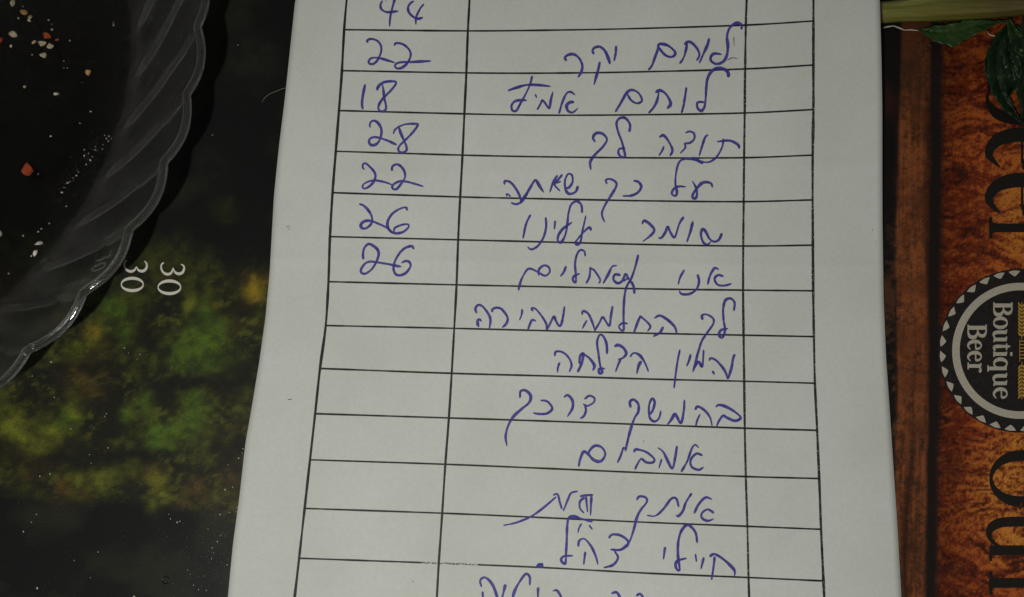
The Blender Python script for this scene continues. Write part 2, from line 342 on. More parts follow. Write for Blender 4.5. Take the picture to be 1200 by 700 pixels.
# serif lettering: glyph space u (reading direction), v (up), x-height or cap height ~1; text runs down the picture, its foot to the left
def glyph(ch, wt=.17, th=.055):
    """list of (points, widths) in (u,v); advance"""
    R=[]
    S=lambda p,w,sm=True: R.append((p,w,sm))
    def foot(u,v,half=.19,up=1): S([(u-half,v),(u-half*.45,v+.012*up),(u,v+.03*up),(u+half*.45,v+.012*up),(u+half,v)],[th*.8,th*1.1,th*2.2,th*1.1,th*.8])
    if ch=='B':
        S([(.2,0),(.2,1)],wt*1.1,False); S([(.02,.025),(.3,.025)],th,False); S([(.02,.975),(.3,.975)],th,False)
        S([(.2,.97),(.42,.97),(.62,.86),(.62,.66),(.42,.54),(.2,.53)],[th,th*1.2,wt*.9,wt*.9,th*1.2,th]); S([(.2,.53),(.46,.52),(.70,.38),(.69,.14),(.46,.03),(.2,.03)],[th,th*1.2,wt,wt,th*1.3,th]); return R,.84
    if ch=='o':
        P=[];Wd=[]
        for i in range(25):
            a=2*math.pi*i/24; P.append((.35+.27*math.cos(a),.37+.35*math.sin(a))); Wd.append(th+(wt-th)*abs(math.cos(a))**1.4)
        S(P,Wd); return R,.70
    if ch=='e':
        S([(.14,.42),(.55,.42)],th,False)
        S([(.555,.42),(.535,.60),(.36,.72),(.17,.60),(.115,.36),(.20,.12),(.40,.02),(.60,.15)],[wt*.75,wt*.6,th,wt*.8,wt,wt*.85,wt*.55,th*.7]); return R,.66
    if ch=='r':
        S([(.2,0),(.2,.70)],wt,False); S([(.02,.025),(.38,.025)],th,False); S([(.05,.69),(.2,.70)],th,False)
        S([(.2,.5),(.3,.64),(.44,.69),(.5,.60)],[th,th*1.3,wt*.6,wt*.9]); return R,.55
    if ch=='n':
        for u in (.2,.62): S([(u,0),(u,.68 if u<.3 else .52)],wt,False); S([(u-.17,.025),(u+.17,.025)],th,False)
        S([(.04,.68),(.2,.70)],th,False); S([(.2,.52),(.34,.67),(.5,.70),(.61,.62),(.62,.5)],[th,th*1.3,wt*.7,wt*.9,wt]); return R,.82
    if ch=='u':
        S([(.2,.70),(.2,.22),(.26,.06),(.38,.01),(.5,.06),(.6,.18)],[wt,wt,wt*.95,wt*.6,th*1.2,th]); S([(.62,.70),(.62,.02)],wt,False)
        S([(.03,.69),(.2,.69)],th,False); S([(.45,.69),(.62,.69)],th,False); S([(.62,.03),(.78,.03)],th,False); return R,.82
    if ch=='t':
        S([(.22,.88),(.22,.2),(.28,.04),(.42,.05),(.48,.12)],[wt*.5,wt,wt*.8,th*1.4,th*.8]); S([(.04,.69),(.44,.69)],th*1.2,False); return R,.48
    if ch=='i':
        S([(.2,0),(.2,.70)],wt,False); S([(.03,.025),(.37,.025)],th,False); S([(.05,.69),(.2,.69)],th,False); S([(.2,.88),(.2,1.0)],wt*1.05,True); return R,.42
    if ch=='q':
        P=[];Wd=[]
        for i in range(25):
            a=2*math.pi*i/24; P.append((.33+.25*math.cos(a),.37+.34*math.sin(a))); Wd.append(th+(wt-th)*max(0,-math.cos(a))**1.2*.95+ .02)
        S(P,Wd); S([(.60,.70),(.60,-.30)],wt,False); S([(.42,-.29),(.78,-.29)],th,False); return R,.82
    if ch=='b':
        S([(.18,1.02),(.18,0)],wt,False); S([(.02,1.0),(.18,1.0)],th,False)
        S([(.18,.55),(.30,.68),(.46,.70),(.60,.55),(.63,.36),(.56,.12),(.38,.0),(.18,.06)],[th,th*1.2,wt*.6,wt*.95,wt,wt*.95,th*1.3,th]); return R,.74
def text_down(s, x0, y0, H, Wfac, m_, parent, name, wt=.17, th=.055, ysteps=None, shear=0.0):
    """s written downwards starting at photo pixel (x0 = foot line, y0 = start)"""
    y=y0
    for k,ch in enumerate(s):
        R,adv=glyph(ch,wt,th); m=MB()
        if ysteps: y=ysteps[k][0]; f=(ysteps[k][1]-ysteps[k][0])/adv
        else: f=H*Wfac
        for p,w,sm in R:
            P=[(x0+v*H+shear*(y-y0),y+u*f) for u,v in p]
            Wp=[ww*H for ww in w] if hasattr(w,'__len__') else w*H
            if H>60 and not sm and len(p)==2 and abs(p[0][0]-p[1][0])<1e-6 and p[0][1]<.05:
                w0=min(w*H,8.4); m.ribbon([(x0+v*H,P[0][1]) for v in (.0,.03,.07,.14)],[w0*3.3,w0*2.0,w0*1.3,w0],flat,taper=False,step=.8,lift=7e-5)
            m.ribbon(P,Wp,flat,taper=False,smooth=sm and len(p)>2,step=.8 if H<40 else 2,lift=7e-5)
        m.build(name,m_,parent,up=True)
        y+=adv*f
# big black lettering
text_down('b',1157,93,97,.72,M_pblack,mat_root,'printed_letter',.135,.035,[(82,150)])
text_down('ee',1157,150,97,.72,M_pblack,mat_root,'printed_letter',.175,.028,[(149,201),(202,255)])
text_down('r',1159,255,97,.72,M_pblack,mat_root,'printed_letter',.105,.03,[(253,292)])
text_down('o',1159.5,530,100,.6,M_pblack,mat_root,'printed_letter',.125,.04,[(526,596)])
text_down('u',1158,600,100,.6,M_pblack,mat_root,'printed_letter',.115,.035,[(596,661)])
text_down('n',1159,664,100,.6,M_pblack,mat_root,'printed_letter',.115,.035,[(667,734)])

# badge
bx,by=1195.5,411.3
def disc(m,r,ry=None,n=72,lift=3.2e-5): m.poly([(bx+r*math.cos(2*math.pi*i/n),by+(ry or r)*math.sin(2*math.pi*i/n)) for i in range(n)],flat,lift)
badge=MB(); disc(badge,96); badge_o=badge.build('beer_badge',M_pdark,mat_root,up=True)
badge_o['label']='round black bottle-cap badge reading Boutique Beer'
m=MB()
P,_=ell(bx,by,75.3,75.3,1,1,1,n=72); m.ribbon(P,8.8,flat,lift=4.6e-5,taper=False,step=3); m.build('badge_ring',M_pwhite,badge_o,up=True)
for k in range(32):
    a=math.radians(11.25*(k+.5)+1.5); m=MB(); pts=[]
    for (r,da) in [(93.4,-4.2),(94.1,-2),(94.4,0),(94.1,2),(93.4,4.2),(90.2,2.3),(87.6,0.6),(87.6,-.4),(90.0,-2.4)]:
        t=a+math.radians(da); pts.append((bx+r*math.cos(t),by+r*math.sin(t)))
    m.poly(pts,flat,4.6e-5); m.build('badge_tooth',M_pwhite,badge_o,up=True)
text_down('Boutique',1164.2,354,22.2,1,M_pwhite,badge_o,'badge_letter',.19,.07,[(354,371.5),(371.5,385.5),(385.5,402),(402,411),(411,419.5),(419.5,436.5),(436.5,453.5),(453.5,468.5)])
text_down('Beer',1134,380,22.2,1,M_pwhite,badge_o,'badge_letter',.19,.07,[(380,398),(398,411),(411,424.5),(424.5,437)])
m=MB()
for y0,y1,dirn in ((354,398,1),(468,424,-1)):
    m.ribbon([(1197.5,y0),(1197.5,y1)],.7,flat,4.6e-5,taper=False)
    for i in range(9):
        yy=y0+dirn*(2+i*4.3)
        for sx in (-1,1):
            m.ribbon([(1197.5+sx*.6,yy+dirn*3.4),(1197.5+sx*2.6,yy+dirn*1.6),(1197.5+sx*4.2,yy-dirn*1.6)],[1.0,2.3,.5],flat,4.6e-5,taper=False)
m.build('wheat_emblem',M_pgold,badge_o,up=True)
m=MB()
for i in range(6): m.ribbon([(1195.5,400+i*4),(1200.5,400+i*4)],1.1,flat,4.6e-5,taper=False)
m.ribbon([(1195,398),(1195,424)],.7,flat,4.6e-5,taper=False); m.build('badge_band',M_pgold,badge_o,up=True)

# ------------------------------------------------------------------ paper sheet
LE=[(-170,363),(0,346),(57,340),(114,334),(171,327),(200,324),(230,321),(319,316),(373,311),(426,303.5),(480,294.5),(520,287.5),(582,280.6),(638,272.9),(700,267),(900,240),(1000,227)]
RE=[(-170,1024),(0,1031),(70,1033),(128,1034),(200,1034),(260,1034.2),(350,1035.5),(420,1038.5),(470,1042),(500,1044),(560,1048),(620,1052),(700,1056.5),(900,1068),(1000,1074)]
paper=empty('note_sheet','creased white sheet with a ruled table and blue handwritten Hebrew lines, lying across the placemat','paper')
vs=np.concatenate([np.arange(-165,0,11),np.arange(0,720,3.),np.arange(720,985,15)]); us=np.linspace(0,1,100)
L=interp(LE,vs); Rr=interp(RE,vs)
k=np.array([1,2,3,2,1])/9.; L[3:-3]=np.convolve(L,k,'same')[3:-3]; Rr[3:-3]=np.convolve(Rr,k,'same')[3:-3]
GX=L[:,None]+(Rr-L)[:,None]*us[None,:]; GY=np.repeat(vs[:,None],100,1)
PV=place(GX,GY,paper_z(GX,GY)).reshape(-1,3); ii=np.arange(len(vs)*100).reshape(len(vs),100)
FF=np.stack([ii[:-1,:-1],ii[1:,:-1],ii[1:,1:],ii[:-1,1:]],-1).reshape(-1,4)
m=MB(); m.v=[tuple(p) for p in PV]; m.f=[tuple(int(a) for a in f) for f in FF]
sh=m.build('paper_sheet',M_paper,paper,smooth=True)
so=sh.modifiers.new('thickness','SOLIDIFY'); so.thickness=.00012; so.offset=-1

def on(m_,pts,w,**k): m_.ribbon(pts,w,paper_z,**k)
Vl=[[(412,-60),(406.2,0),(403.3,35),(400.5,86),(397.2,130),(393.5,177.5),(389.7,226),(386.7,277.5),(384.9,330),(381.7,381.7),(375,432),(369.3,485),(363.3,539),(357,596),(350.5,654.5),(345,702),(338,760)],
    [(552,-60),(550.2,0),(548.3,36),(546.5,85.5),(544.2,133.5),(542,182),(539.3,231),(536.9,281),(535,334),(532.3,385),(529.3,437.7),(526,490),(521.9,544),(518.2,601.5),(514.2,660),(511.8,702),(508,760)],
    [(877,-60),(875,0),(874,30),(873.2,82),(872.7,133),(872,185),(871.5,236.5),(871,288.5),(870.8,340),(871.4,393),(872.1,447),(872.8,502),(874,558.7),(875.8,617),(877.2,677),(878,702),(880,760)],
    [(954,-60),(953.3,0),(953.2,77),(953.2,128.6),(952.4,182),(952.3,234.5),(952.6,287.4),(953,341),(953.8,394.5),(955,449),(957.6,504.5),(960,561),(962.2,620.5),(965,681),(966,702),(969,760)]]
m=MB
for i,v in enumerate(Vl):
    q=MB(); on(q,v,3.0 if i in(0,3) else 2.7,taper=False,step=3,lift=2.2e-5,jit=.1); o=q.build('ruled_line',M_rule2 if i in (2,3) else M_rule,paper,up=True)
Hl=[[(404,35),(548,36.4),(640,35.6),(740,33.8),(874,29.6),(953.3,24.8)],[(400.8,83),(546.7,85.6),(640,85.9),(740,84.6),(873.2,81),(953.2,76.4)],
    [(397.5,129.8),(544.2,133.6),(640,135.2),(760,134.6),(872.7,132.6),(953,128.6)],[(393.8,177.5),(542,182),(640,184),(760,185.2),(872,185),(952.4,182)],
    [(389.8,226),(539.3,231),(650,233.4),(760,235.6),(871.5,236.5),(952.3,234.5)],[(386.8,277.5),(536.9,281.2),(650,284),(760,286.8),(871,288.5),(952.6,287.5)],
    [(385,330.3),(535,334),(650,336.4),(760,338.8),(870.8,340.2),(953,341)],[(381.8,381.7),(532.3,385),(650,388),(760,390.8),(871.4,393),(953.8,394.7)],
    [(375.2,432),(529.3,437.7),(650,441),(760,444.4),(872,447),(955,449.3)],[(369.5,485),(526,490),(650,494),(760,498),(872.8,502),(957.6,504.5)],
    [(363.5,539),(521.9,544.3),(650,549.6),(760,554.4),(874,558.7),(960,561)],[(357.2,596),(518.2,601.6),(650,607.4),(760,612.4),(875.8,617),(962.2,620.5)],
    [(350.6,654.4),(480,659),(514.2,660.2),(640,665.5),(760,672),(877.2,677),(965,681)],[(343,716),(512,722),(878,741),(968,746)]]
for i,h in enumerate(Hl):
    segs=[(h,M_rule)] if i!=12 else [(h[:2]+[(492,659.4)],M_rule),([(492,659.4),h[2],(560,662)],M_rule3),([(560,662)]+h[3:],M_rule)]
    for sg,mt in segs:
        q=MB(); on(q,sg,2.1,taper=False,step=3,lift=2.6e-5,jit=.08); q.build('ruled_line',mt,paper,up=True)

# ------------------------------------------------------------------ handwriting (ballpoint), stroke by stroke
Z1=((380,0),6.667); Z2=((380,80),6.667); Z3=((380,170),6.667); Z4=((380,240),6.667); Z5=((640,0),5.0); Z6=((580,80),4.0)
Z7=((560,180),3.75); Z8=((560,290),3.75); Z9=((560,380),3.75); Z10=((560,490),3.75); Z11=((540,580),3.529); Z12=((540,330),7.5)
def word(name, zone, strokes, w=2.7, material=M_ink):
    q=MB()
    for s in strokes:
        z=zone; ww=w*(1.08 if w>2 else 1)
        if isinstance(s,tuple) and isinstance(s[0],tuple) and isinstance(s[0][0],tuple): z,s=s[0],s[1]
        P=zz(z[0],z[1],s); n=len(P)
        wl=[ww*(.86+.28*random.random()) for _ in P]
        wl[-1]*=.7
        on(q,P,wl,jit=.12)
    return q.build(name,material,paper,up=True)
NUM='handwritten_number'; WRD='handwritten_word'
word(NUM,Z1,[[(455,5),(440,35),(442,65),(465,88),(500,97),(545,92),(580,88)],[(553,-12),(535,50),(520,110),(513,160),(511,210)],[(480,-6),(484,6)]],2.6)
word(NUM,Z1,[[(700,8),(670,30),(655,60),(660,95),(685,125),(720,145),(750,145),(772,135)],[(780,32),(755,60),(735,95),(720,130),(715,160),(716,195)]],2.6)
word(NUM,Z1,[[(345,335),(333,322),(350,308),(385,308),(420,325),(443,360),(445,400),(430,445),(405,485),(375,503),(350,495),(348,475),(370,455),(405,452),(450,460),(500,475),(555,492)],[(550,360),(553,342),(580,338),(620,350),(660,385),(675,420),(668,460),(640,505),(600,533),(565,535),(552,515),(570,495),(610,487),(680,486),(750,482),(835,478)]])
word(NUM,Z2,[[(320,125),(308,180),(298,240),(295,290),(303,325)],[(412,175),(420,148),(450,118),(500,104),(560,107),(555,130),(520,175),(470,225),(435,270),(422,310),(435,335),(465,338),(482,315),(480,280),(468,230),(462,170),(452,120)]])
word(NUM,Z2,[[(360,465),(355,440),(370,415),(395,412),(425,435),(445,475),(445,520),(425,575),(395,600),(365,600),(350,580),(355,555),(385,540),(430,545),(490,565),(535,585),(570,602)],[(540,515),(550,485),(580,460),(630,440),(690,435),(730,440),(720,465),(680,515),(630,565),(590,605),(577,635),(590,655),(620,658),(643,640),(640,605),(620,560),(600,515),(582,462)]])
word(NUM,Z3,[[(315,195),(300,175),(305,148),(325,145),(355,170),(390,210),(400,245),(385,290),(350,325),(315,342),(298,328),(310,305),(350,285),(400,278),(460,288),(500,300),(540,318)],[(530,205),(530,175),(550,155),(580,155),(610,180),(630,220),(628,260),(600,305),(565,345),(540,345),(530,330),(545,305),(590,285),(640,287),(700,302),(775,325)]])
word(NUM,Z3,[[(270,462),(300,470),(335,500),(365,545),(375,590),(360,625),(325,652),(295,650),(285,630),(300,605),(335,592),(375,597),(420,615),(470,637),(520,668)],[(648,515),(640,490),(610,492),(570,510),(530,540),(500,585),(493,625),(505,660),(535,685),(580,690),(625,675),(660,640),(655,622),(630,620),(590,630),(550,650),(545,680)]])
word(NUM,Z4,[[(305,430),(303,380),(315,335),(345,308),(380,320),(415,350),(425,390),(405,450),(370,505),(320,540),(288,530),(290,500),(320,460),(360,445),(420,452),(500,465),(570,480),(605,485)],[(700,350),(685,325),(640,335),(600,365),(565,415),(545,465),(542,510),(560,545),(595,552),(635,535),(665,500),(675,470),(660,445),(630,442),(600,458)]])
# row 1
word(WRD,Z5,[[(1143,175),(1146,150),(1125,135),(1095,145),(1070,175),(1060,220),(1065,270),(1060,320),(1040,360),(1000,376),(968,360),(965,335),(985,315),(1030,320)],
 [(955,225),(945,265),(920,320),(897,372)],[(782,375),(805,340),(820,290),(825,250)],[(808,262),(835,245),(865,262),(890,295),(898,325),(882,357)],
 [(598,412),(620,385),(640,330),(655,290),(660,262),(690,260),(725,275),(755,305),(752,325),(730,335),(700,325),(675,300),(660,275)]],3.0)
word('faint_pen_mark',Z5,[[(1100,215),(1102,272)],[(1060,355),(1090,340),(1130,345)]],1.3,M_inklight)
word(WRD,Z5,[[(410,268),(408,310),(398,360)],[(280,320),(272,298),(285,280),(315,275),(345,300),(365,345),(375,378)],[(315,362),(305,410),(292,455),(280,500)],[(120,358),(110,340),(130,322),(165,320),(195,345),(212,385),(205,425),(186,455)]],2.9)
# row 2
word(WRD,Z5,[[(1068,455),(1065,425),(1035,402),(1000,400),(965,425),(945,465),(938,520),(935,575),(928,625),(910,650),(888,635),(885,605),(905,598),(935,603)],[(822,512),(815,560),(805,620),(793,665)],
 [(600,665),(630,630),(650,590),(662,535)],[(640,545),(665,530),(700,550),(725,590),(728,615),(708,638)],[(405,658),(440,600),(470,548),(500,528),(540,545),(562,585),(550,602),(525,605),(495,585),(475,550)]],2.8)
word(WRD,Z5,[[(75,668),(95,600),(120,548),(145,540),(170,558)],[(165,600),(140,600),(120,620),(128,650),(155,660),(187,635)],
 (Z6,[(198,196),(215,165),(222,150),(238,168),(255,188),(262,150),(272,110)]),(Z6,[(188,122),(196,140)]),(Z6,[(175,35),(165,75),(145,120),(120,165),(100,200),(82,198),(78,175),(95,155),(125,150),(150,152)]),(Z6,[(60,106),(100,92),(150,79),(210,80),(262,86)]),(Z6,[(65,104),(110,88),(165,75)])],2.6)
# row 3
word(WRD,Z6,[[(1145,378),(1140,360),(1100,340),(1040,345)],[(1072,330),(1065,370),(1040,415),(1005,440),(965,437),(930,416)],[(1000,312),(985,325),(970,370),(957,413)],[(893,305),(910,297),(932,305),(935,330),(915,350),(885,353)],[(887,353),(893,372),(868,400)],[(770,325),(790,315),(815,345),(832,385),(820,413)],[(792,365),(785,385),(768,412)]],2.7)
word(WRD,Z6,[[(630,300),(633,265),(612,235),(585,235),(570,258),(578,300),(595,345),(605,385),(610,415),(590,415),(578,395),(585,378),(612,378)],[(470,348),(460,325),(475,305),(505,308),(525,335),(505,370),(470,405),(447,440),(450,478)]],2.9)
# row 4
word(WRD,Z7,[[(1032,150),(1022,130),(990,128),(965,150),(945,180),(945,196),(957,197),(963,178),(958,150),(942,120)],[(990,45),(950,27),(910,24),(885,38),(872,80),(868,130),(875,170),(868,187),(852,177),(862,155),(885,145),(915,147)]],2.8)
word(WRD,Z7,[[(683,120),(705,125),(718,145),(705,170),(675,185),(635,187)],[(568,135),(562,118),(580,112),(605,125),(608,145),(585,185),(560,225),(545,265),(557,303)]],2.7)
word(WRD,Z7,[[(440,142),(430,168),(405,178),(388,165),(382,125),(395,92),(413,95),(416,125),(400,150),(385,150)],[(350,95),(330,130),(316,172)],[(372,92),(345,125),(338,140),(362,166)],[(365,122),(345,132)],[(185,212),(215,175),(245,125),(255,118),(275,150),(290,172)],[(118,138),(118,122),(140,125),(160,145),(180,178),(190,208)],[(125,175),(128,190)],[(128,176),(145,190)],[(145,216),(168,223),(195,210),(222,172)]],2.7)
# row 5
word(WRD,Z7,[[(1073,350),(1060,378),(1040,388),(1018,375),(1002,345),(988,332),(980,355),(990,390),(1010,400),(1030,380)],[(945,298),(935,340),(918,390)],[(905,278),(885,310),(865,368),(845,345),(835,322),(822,350),(805,372),(792,370)],[(722,312),(730,295),(755,310),(775,335),(762,358),(724,388)]],2.8)
word(WRD,Z7,[[(498,340),(490,325),(465,345),(440,375),(428,393),(438,402),(452,385),(460,340),(475,272)],[(458,262),(455,228),(435,210),(410,225),(398,265),(393,310),(385,355),(367,390),(352,385),(354,360),(375,330),(415,302)],[(340,295),(336,335)],[(298,280),(300,320),(290,365),(265,405),(235,422),(218,410)],[(232,268),(212,310),(198,375)]],2.7)
# row 6
word(WRD,Z8,[[(1010,165),(1020,125),(1040,92),(1060,98)],[(1080,128),(1055,122),(1040,140),(1055,165),(1085,168),(1115,160)],[(965,118),(972,150),(960,185),(930,205),(895,205),(885,190)],[(908,98),(890,130),(880,165)]],2.7)
word(WRD,Z8,[[(705,32),(692,85),(675,135),(662,158)],[(612,80),(590,85),(575,115),(550,160)],[(628,122),(602,120),(596,142),(614,158),(634,148),(646,122),(652,118),(660,135),(676,158)],[(640,150),(662,132)],[(475,160),(490,130),(495,85)],[(488,92),(508,98),(525,120),(538,145),(530,160)],[(472,40),(468,18),(450,12),(434,35),(427,75),(430,115),(430,155),(418,145),(422,127),(448,115)],[(388,82),(378,108),(362,128)],[(178,190),(190,145),(215,100),(235,95),(265,110),(295,125),(315,110),(312,88),(290,80),(268,98),(268,125)]],2.7)
# row 7
word(WRD,Z8,[[(1125,280),(1128,243),(1110,225),(1088,233),(1078,270),(1080,320),(1086,365),(1075,396),(1060,388),(1067,365),(1100,357)],[(988,320),(985,300),(1005,295),(1033,312),(1035,335),(1012,370),(985,410),(970,455),(964,475),(955,515),(944,550)]],2.8)
word(WRD,Z8,[[(775,312),(800,300),(835,320),(865,350),(875,382)],[(815,348),(800,375),(770,392)],[(685,378),(700,335),(715,300)],[(710,300),(740,325),(758,348),(745,370)],
 [(688,205),(685,175),(670,150),(652,178),(643,230),(640,300),(640,365),(620,352),(632,335),(660,335)],[(592,258),(585,300),(578,345),(560,322),(548,306),(535,330),(512,368)],[(458,298),(462,280),(485,292),(503,330),(515,368)],[(480,320),(468,340),(458,360)]],2.7)
word(WRD,Z12,[[(912,218),(900,300),(885,370),(865,392),(835,345),(820,308),(790,360),(757,428)],[(635,262),(622,235),(655,240),(700,290),(740,350),(755,390),(752,430)],[(590,422),(610,370),(630,338),(662,350)],[(540,242),(535,290),(515,342)],[(280,272),(275,250),(305,232),(350,238),(390,280),(412,325),(400,370),(362,408)],[(140,280),(128,240),(150,208),(185,215),(225,260),(255,310),(260,360),(250,415)],[(182,352),(165,335),(148,342),(150,380),(160,402)]],2.8)
# row 8
word(WRD,Z9,[[(1130,132),(1122,150),(1115,190),(1100,242)],[(1017,162),(1022,150),(1045,158),(1075,190),(1090,215),(1099,243)],[(1030,205),(1040,222)],[(944,203),(958,182),(970,165),(985,187),(990,150),(992,112)],[(935,132),(928,160),(917,186)],[(888,112),(880,150),(872,200),(862,282)]],2.8)
word(WRD,Z9,[[(668,145),(685,127),(712,138),(735,172),(750,210)],[(718,162),(706,185),(698,220)],[(600,100),(615,92),(640,105),(652,130),(635,150),(615,155)],[(628,152),(616,180),(605,210)],[(568,132),(565,85),(550,52),(535,48),(524,80),(530,130),(537,180),(547,212),(534,216),(533,197),(560,195)],
 [(438,212),(455,175),(465,130),(450,140),(445,175)],[(462,130),(490,150),(512,182),(505,205)],[(338,142),(342,122),(368,122),(395,142),(412,178),(402,210)],[(360,168),(352,190),(350,215)]],2.8)
# row 9
word(WRD,Z9,[[(1045,365),(1060,355),(1095,365),(1135,390),(1155,412),(1130,425),(1092,410),(1078,402),(1060,425),(1048,452)],[(955,378),(965,362),(995,378),(1020,410),(1030,450)],[(977,395),(965,420),(957,450)],[(908,332),(905,380),(893,435),(875,408),(865,395),(850,420),(830,445)],
 [(805,380),(795,415),(775,428),(755,410),(752,360),(765,328),(777,342),(770,375),(755,400)],[(672,368),(668,342),(685,332),(705,352),(705,385),(690,410),(675,450),(660,505),(648,560)],(Z10,[(650,138),(640,132),(628,165),(613,198)])],2.8)
word(WRD,Z9,[[(468,330),(490,315),(512,325),(508,345),(480,360),(462,350)],[(470,355),(475,380),(465,405),(448,415)],[(378,322),(395,312),(415,335),(416,368),(393,408)],[(275,335),(305,340),(327,370),(305,392),(270,395),(242,390)],[(185,325),(188,295),(210,292),(232,315),(225,345),(190,375),(155,408),(132,450),(122,495),(128,537)]],2.8)
# row 10
word(WRD,Z10,[[(893,238),(920,190),(940,135),(955,118),(972,132)],[(988,165),(960,157),(935,185),(940,215),(970,228),(992,216)],[(875,122),(868,170),(855,222),(835,190),(815,150),(790,130)],[(808,180),(795,222)],[(685,152),(695,138),(740,150),(775,180),(768,196),(740,195),(718,180),(700,205),(690,228)],[(443,215),(450,180),(465,148),(485,160),(510,185),(540,190),(560,160),(545,130),(515,122),(490,145),(488,165)]],2.8)
# row 11
word(WRD,Z10,[[(950,420),(970,380),(1000,350),(1030,358)],[(1038,418),(1010,402),(985,418),(985,440),(1010,452),(1038,443)],[(940,330),(915,370),(900,410),(880,432),(872,425)],[(883,392),(872,355),(850,355),(815,400),(780,430),(742,428)],[(697,362),(710,345),(738,350),(742,370),(715,405),(698,440),(685,490),(668,540),(650,563),(625,580),(590,577)]],2.7)
word(WRD,Z10,[[(500,335),(497,380),(495,430)],[(448,345),(475,340),(508,338)],[(470,350),(450,365),(448,395),(468,420)],[(475,345),(482,415)],[(440,322),(410,330),(395,360),(375,410)],[(330,340),(350,335),(360,370),(370,402)],(Z11,[(395,8),(340,55),(290,90),(230,115),(175,127)])],2.6)
# row 12
word(WRD,Z11,[[(495,100),(470,88),(447,95),(440,130),(438,190),(435,245),(432,285),(415,272),(425,255),(465,252)],[(445,95),(480,95),(545,112)],[(500,118),(488,140),(485,158)],[(530,125),(545,145)],[(486,215),(490,190),(512,183),(540,215),(560,260),(567,290)],[(515,235),(508,290)],[(612,180),(625,165),(660,168),(690,190),(688,212),(655,228),(618,226)],[(635,232),(650,260),(630,290),(590,302)]],2.8)
word('handwritten_full_stop',Z11,[[(313,295),(325,290),(340,284)],[(312,292),(328,296),(342,290)],[(318,286),(334,294)]],4.0)
word(WRD,Z11,[[(845,215),(838,268)],[(978,200),(970,155),(940,125),(915,145),(900,190),(898,250),(905,312),(890,302),(893,275),(935,262)],[(970,245),(975,278)],[(1005,258),(993,308)],[(1050,255),(1045,300),(1037,353)],[(1028,256),(1050,246),(1090,270),(1130,310),(1132,337)]],3.0)
# row 13, running out of the bottom of the picture
word(WRD,Z11,[[(86,382),(80,355),(100,342),(130,370),(150,424),(148,450)],[(90,400),(92,440)],[(185,370),(170,430)],[(212,450),(220,405),(240,365),(268,328),(285,340),(285,375)],[(320,382),(318,440)],[(380,398),(398,396),(415,424),(420,450)]],2.9)
word(WRD,Z11,[[(622,408),(645,404),(658,430),(650,455)],[(725,418),(742,410),(755,430),(752,455)]],3.0)
# stray marks
for s_ in [[(335,266.3),(340,265)],[(337.5,268.4),(340,469-200.2)],[(337,468.8),(343,467.6)],[(1022.5,269),(1022.7,271)],[(1026.5,283),(1027.3,285)],[(902,121.5),(903.2,121)],[(754,516),(754.6,519)],[(483,681),(485,682)],[(586,153),(587,153.6)]]: word('stray_mark',((0,0),1),[s_],1.1,M_inklight)

# ------------------------------------------------------------------ glass bowl
def glassmat(name,haze):
    m=bpy.data.materials.new(name); m.use_nodes=True; nt=m.node_tree; b=nt.nodes['Principled BSDF']
    b.inputs['Base Color'].default_value=(.90,.93,.92,1); b.inputs['Roughness'].default_value=.07; b.inputs['IOR'].default_value=1.5; b.inputs['Transmission Weight'].default_value=1
    bump(nt,b,190,.0004,detail=3,strength=.55)
    d=N(nt,'ShaderNodeBsdfDiffuse'); d.inputs['Color'].default_value=(.85,.80,.70,1)
    n=N(nt,'ShaderNodeTexNoise'); n.inputs['Scale'].default_value=45; n.inputs['Detail'].default_value=6
    mr=N(nt,'ShaderNodeMapRange'); mr.inputs[1].default_value=.35; mr.inputs[2].default_value=.75; mr.inputs[3].default_value=haze*.5; mr.inputs[4].default_value=haze*1.5
    tc=N(nt,'ShaderNodeTexCoord'); nt.links.new(tc.outputs['Object'],n.inputs['Vector']); nt.links.new(n.outputs['Fac'],mr.inputs[0])
    ms=N(nt,'ShaderNodeVectorMath',operation='MULTIPLY'); ms.inputs[1].default_value=(1,1,0); ln=N(nt,'ShaderNodeVectorMath',operation='LENGTH')
    nt.links.new(tc.outputs['Object'],ms.inputs[0]); nt.links.new(ms.outputs[0],ln.inputs[0])
    cv=N(nt,'ShaderNodeValToRGB'); m2=N(nt,'ShaderNodeMapRange'); m2.inputs[1].default_value=BR-WALL-.006; m2.inputs[2].default_value=BR; nt.links.new(ln.outputs['Value'],m2.inputs[0]); nt.links.new(m2.outputs[0],cv.inputs[0])
    e=cv.color_ramp.elements; e[0].position=0; e[0].color=(.12,)*3+(1,); e[1].position=1; e[1].color=(.9,)*3+(1,)
    for p_,c_ in ((.17,.3),(.27,2.8),(.46,1.3),(.62,.35)): q_=e.new(p_); q_.color=(c_,c_,c_,1)
    mu=N(nt,'ShaderNodeMath',operation='MULTIPLY'); nt.links.new(mr.outputs[0],mu.inputs[0]); nt.links.new(cv.outputs[0],mu.inputs[1])
    mx=N(nt,'ShaderNodeMixShader'); out=nt.nodes['Material Output']
    nt.links.new(mu.outputs[0],mx.inputs[0]); nt.links.new(b.outputs[0],mx.inputs[1]); nt.links.new(d.outputs[0],mx.inputs[2]); tr=N(nt,'ShaderNodeBsdfTransparent'); my=N(nt,'ShaderNodeMixShader'); my.inputs[0].default_value=.22; nt.links.new(mx.outputs[0],my.inputs[1]); nt.links.new(tr.outputs[0],my.inputs[2]); nt.links.new(my.outputs[0],out.inputs['Surface'])
    return m
HB=.0205
rim_px=[(231,5),(232,35),(233,60),(224,92),(217,120),(212,150),(200,176),(188,200),(183,218),(170,242),(156,260),(148,275),(135,298),(120,318),(103,333),(94,345),(80,367),(60,388),(40,403),(22,422),(5,441)]
RP=place([p[0] for p in rim_px],[p[1] for p in rim_px],HB)[:,:2]
